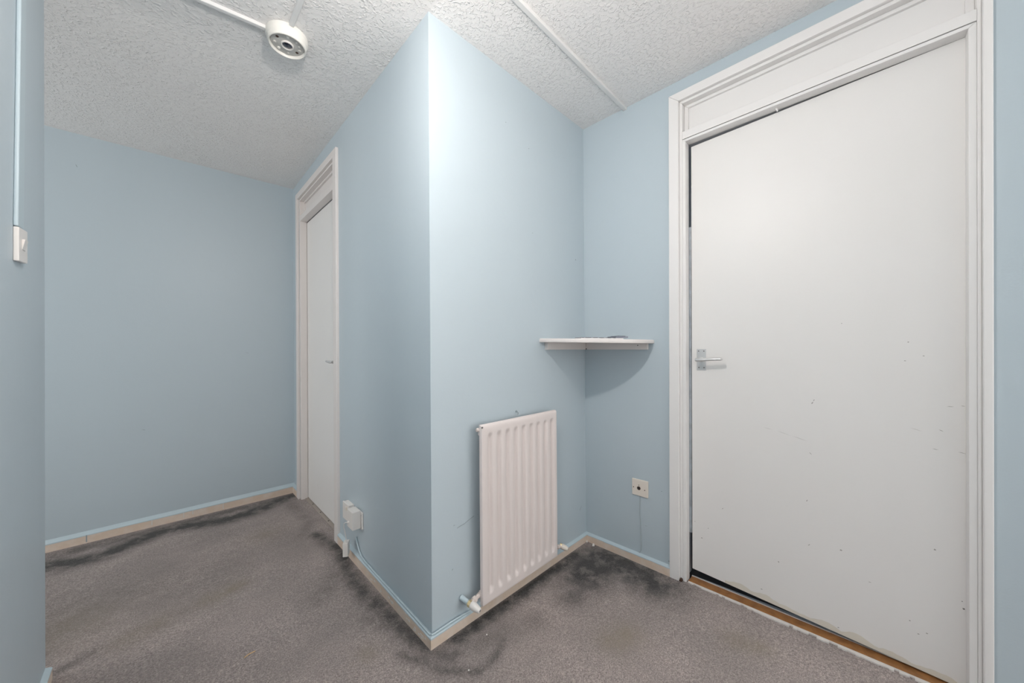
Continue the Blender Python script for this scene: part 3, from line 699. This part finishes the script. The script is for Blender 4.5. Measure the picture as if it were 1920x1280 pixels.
for ang in (260, 305, 120, 160, 0, 75, 330):
    a = math.radians(ang); q = (DC[0] + .044*math.cos(a), DC[1] + .044*math.sin(a))
    m = MB('W'); m.lathe((q[0], q[1], zc(1.68, .0330)), (0, 0, -1), [(0, .006), (.004, .005), (.005, .003)], 12); m.build('contact_stud', M_detp if ang in (120, 260) else M_detin, det, smooth=True)
def trunk(name, x0, y0, x1, y1, w_, h_, label):
    d = Vector((x1-x0, y1-y0)).normalized(); p = Vector((-d.y, d.x))*w_/2
    m = MB('W'); pts = []
    for hh, sc in ((0.002, 1), (-h_, .86)):
        for x, y, sg in ((x0, y0, -1), (x1, y1, -1), (x1, y1, 1), (x0, y0, 1)):
            xx, yy = x + sg*p.x*sc, y + sg*p.y*sc
            pts.append((xx, yy, ceil_z(yy) + hh))
    m.hexa(pts); o = m.build(name, M_ceilpipe, bevel=0.0025); tag(o, label, 'trunking'); return o
trunk('cable_trunking', 0.293, 1.687, -0.36, 1.776, 0.020, 0.0125, 'white ceiling trunking running left from the round detector')
trunk('cable_trunking', 0.364, 1.604, 0.360, 0.665, 0.019, 0.011, 'white ceiling trunking running from the round detector towards the pendant lamp')
trunk('cable_trunking', 1.806, 0.950, 0.371, 0.905, 0.023, 0.0125, 'long white ceiling trunking running to the right wall beside the inner corner')

# pendant lamp that lights the hall (just above the picture)
pl = thing('pendant_lamp', 'bare bulb hanging on a short flex from a white ceiling rose', 'pendant lamp', (BULB_POS.x, BULB_POS.y, BULB_POS.z))
m = MB('W'); m.lathe((BULB_POS.x, BULB_POS.y, ceil_z(.62)+.001), (0, 0, -1), [(0, .045), (.012, .043), (.022, .030), (.030, .010)], 32); m.build('ceiling_rose', M_plast, pl, smooth=True)
m = MB('W'); m.tube([(BULB_POS.x, BULB_POS.y, ceil_z(.62)-.028), (BULB_POS.x, BULB_POS.y, BULB_POS.z + .085)], .003, 8); m.build('flex', M_plast, pl, smooth=True)
m = MB('W'); m.lathe((BULB_POS.x, BULB_POS.y, BULB_POS.z + .088), (0, 0, -1), [(0, .006), (.006, .014), (.045, .0155), (.052, .0155)], 20); m.build('lampholder', M_plast, pl, smooth=True)
Mb, nt, b = new_mat('glowing_bulb')
b.inputs['Base Color'].default_value = (0.9, 0.9, 0.9, 1)
b.inputs['Emission Color'].default_value = (1.0, 0.925, 0.87, 1)
b.inputs['Emission Strength'].default_value = BULB_W/(math.pi*4*math.pi*BULB_R**2)
m = MB('W'); r_ = BULB_R
m.lathe((BULB_POS.x, BULB_POS.y, BULB_POS.z + .040), (0, 0, -1), [(0, .013), (.010, .016), (.020, .024), (.032, .0295), (.042, .030), (.052, .0285), (.062, .022), (.068, .013), (.070, .003)], 16)
m.build('bulb', Mb, pl, smooth=True)

# ------------------------------------------------------------------ small marks on the walls, bits on the carpet
def marks(w, name, lst, mt, parent=None):
    m = MB(w)
    for s, z, ang, ln, wd in lst: mark(m, s, z, ang, ln, wd, -0.0002, 0.0006)
    o = m.build(name, mt, parent or wall_obj[w]); o['kind'] = 'stuff'; return o
wall_obj = {'A': bpy.data.objects['wall_corridor_right'], 'B': bpy.data.objects['wall_chimney_side'], 'C': bpy.data.objects['wall_right'], 'D': bpy.data.objects['wall_far']}
m = MB('B')
for a, b_ in (((0.119, 0.400), (0.135, 0.4035)), ((0.135, 0.4035), (0.155, 0.4045)), ((0.155, 0.4045), (0.178, 0.4125)), ((0.178, 0.4125), (0.205, 0.4195))):
    m.quad([(a[0], a[1]-.0008), (b_[0], b_[1]-.0012), (b_[0], b_[1]+.0012), (a[0], a[1]+.0008)], -0.0002, 0.0008)
o = m.build('crack', M_bluemark, wall_obj['B']); o['kind'] = 'stuff'
marks('B', 'wall_mark', [(0.590, 1.69, .6, .006, .004), (0.567, 2.10, .3, .007, .004), (0.41, 2.16, .3, .006, .004), (0.96, 1.62, .3, .01, .007), (0.105, 0.416, 0, .01, .002), (0.99, .20, .8, .03, .002), (0.095, 0.245, .8, .008, .003)], M_bluemark)
marks('C', 'wall_mark', [(0.441, 0.40, .5, .008, .004), (0.36, 0.20, .1, .02, .0015), (0.4745, 0.066, .5, .010, .008)], M_bluemark)
marks('A', 'wall_mark', [(0.18, 1.7, .5, .008, .005), (0.045, 0.22, 0, .008, .004), (0.10, 0.30, .8, .01, .004)], M_blue)
marks('D', 'wall_mark', [(0.83, 0.62, .2, .02, .003), (0.30, 1.10, .2, .03, .002), (1.10, 2.20, 1.2, .02, .004)], M_bluemark)
def debris(name, pts, mt, label, cat, group=None):
    out = []
    for x, y, r, h_ in pts:
        m = MB('W'); k = 6; ang0 = random.random()*6
        ring = [(x + r*random.uniform(.6, 1.1)*math.cos(ang0+2*math.pi*i/k), y + r*random.uniform(.6, 1.1)*math.sin(ang0+2*math.pi*i/k)) for i in range(k)]
        m.sweep([[(a, b_, 0.0) for a, b_ in ring], [(x+(a-x)*.9, y+(b_-y)*.9, h_*.6) for a, b_ in ring], [(x+(a-x)*.45, y+(b_-y)*.45, h_) for a, b_ in ring]])
        o = m.build(name, mt); tag(o, label, cat, group); out.append(o)
    return out
debris('paint_chip', [(1.748, 1.192, .007, .010)], M_plast, 'small white paint chip on the carpet exactly in the inner corner', 'paint chip')
debris('paint_chip', [(1.742, 1.145, .009, .012)], M_plast, 'white paint chip against the right-hand skirting just right of the inner corner', 'paint chip')
debris('paint_chip', [(0.760, 1.010, .004, .003)], M_plast, 'tiny white speck on the carpet in front of the outer skirting corner', 'paint chip')
debris('paint_chip', [(0.905, 1.085, .004, .003)], M_plast, 'tiny white speck on the carpet below the left radiator valve', 'paint chip')
m = MB('W'); m.tube([(0.208, 1.622, .003), (0.222, 1.626, .005), (0.242, 1.628, .004)], .0018, 6); o = m.build('straw', M_straw)
tag(o, 'short pale straw lying on the open carpet left of the outer corner', 'straw')
for o in bpy.data.objects:
    if '_loc' in o.keys(): del o['_loc']
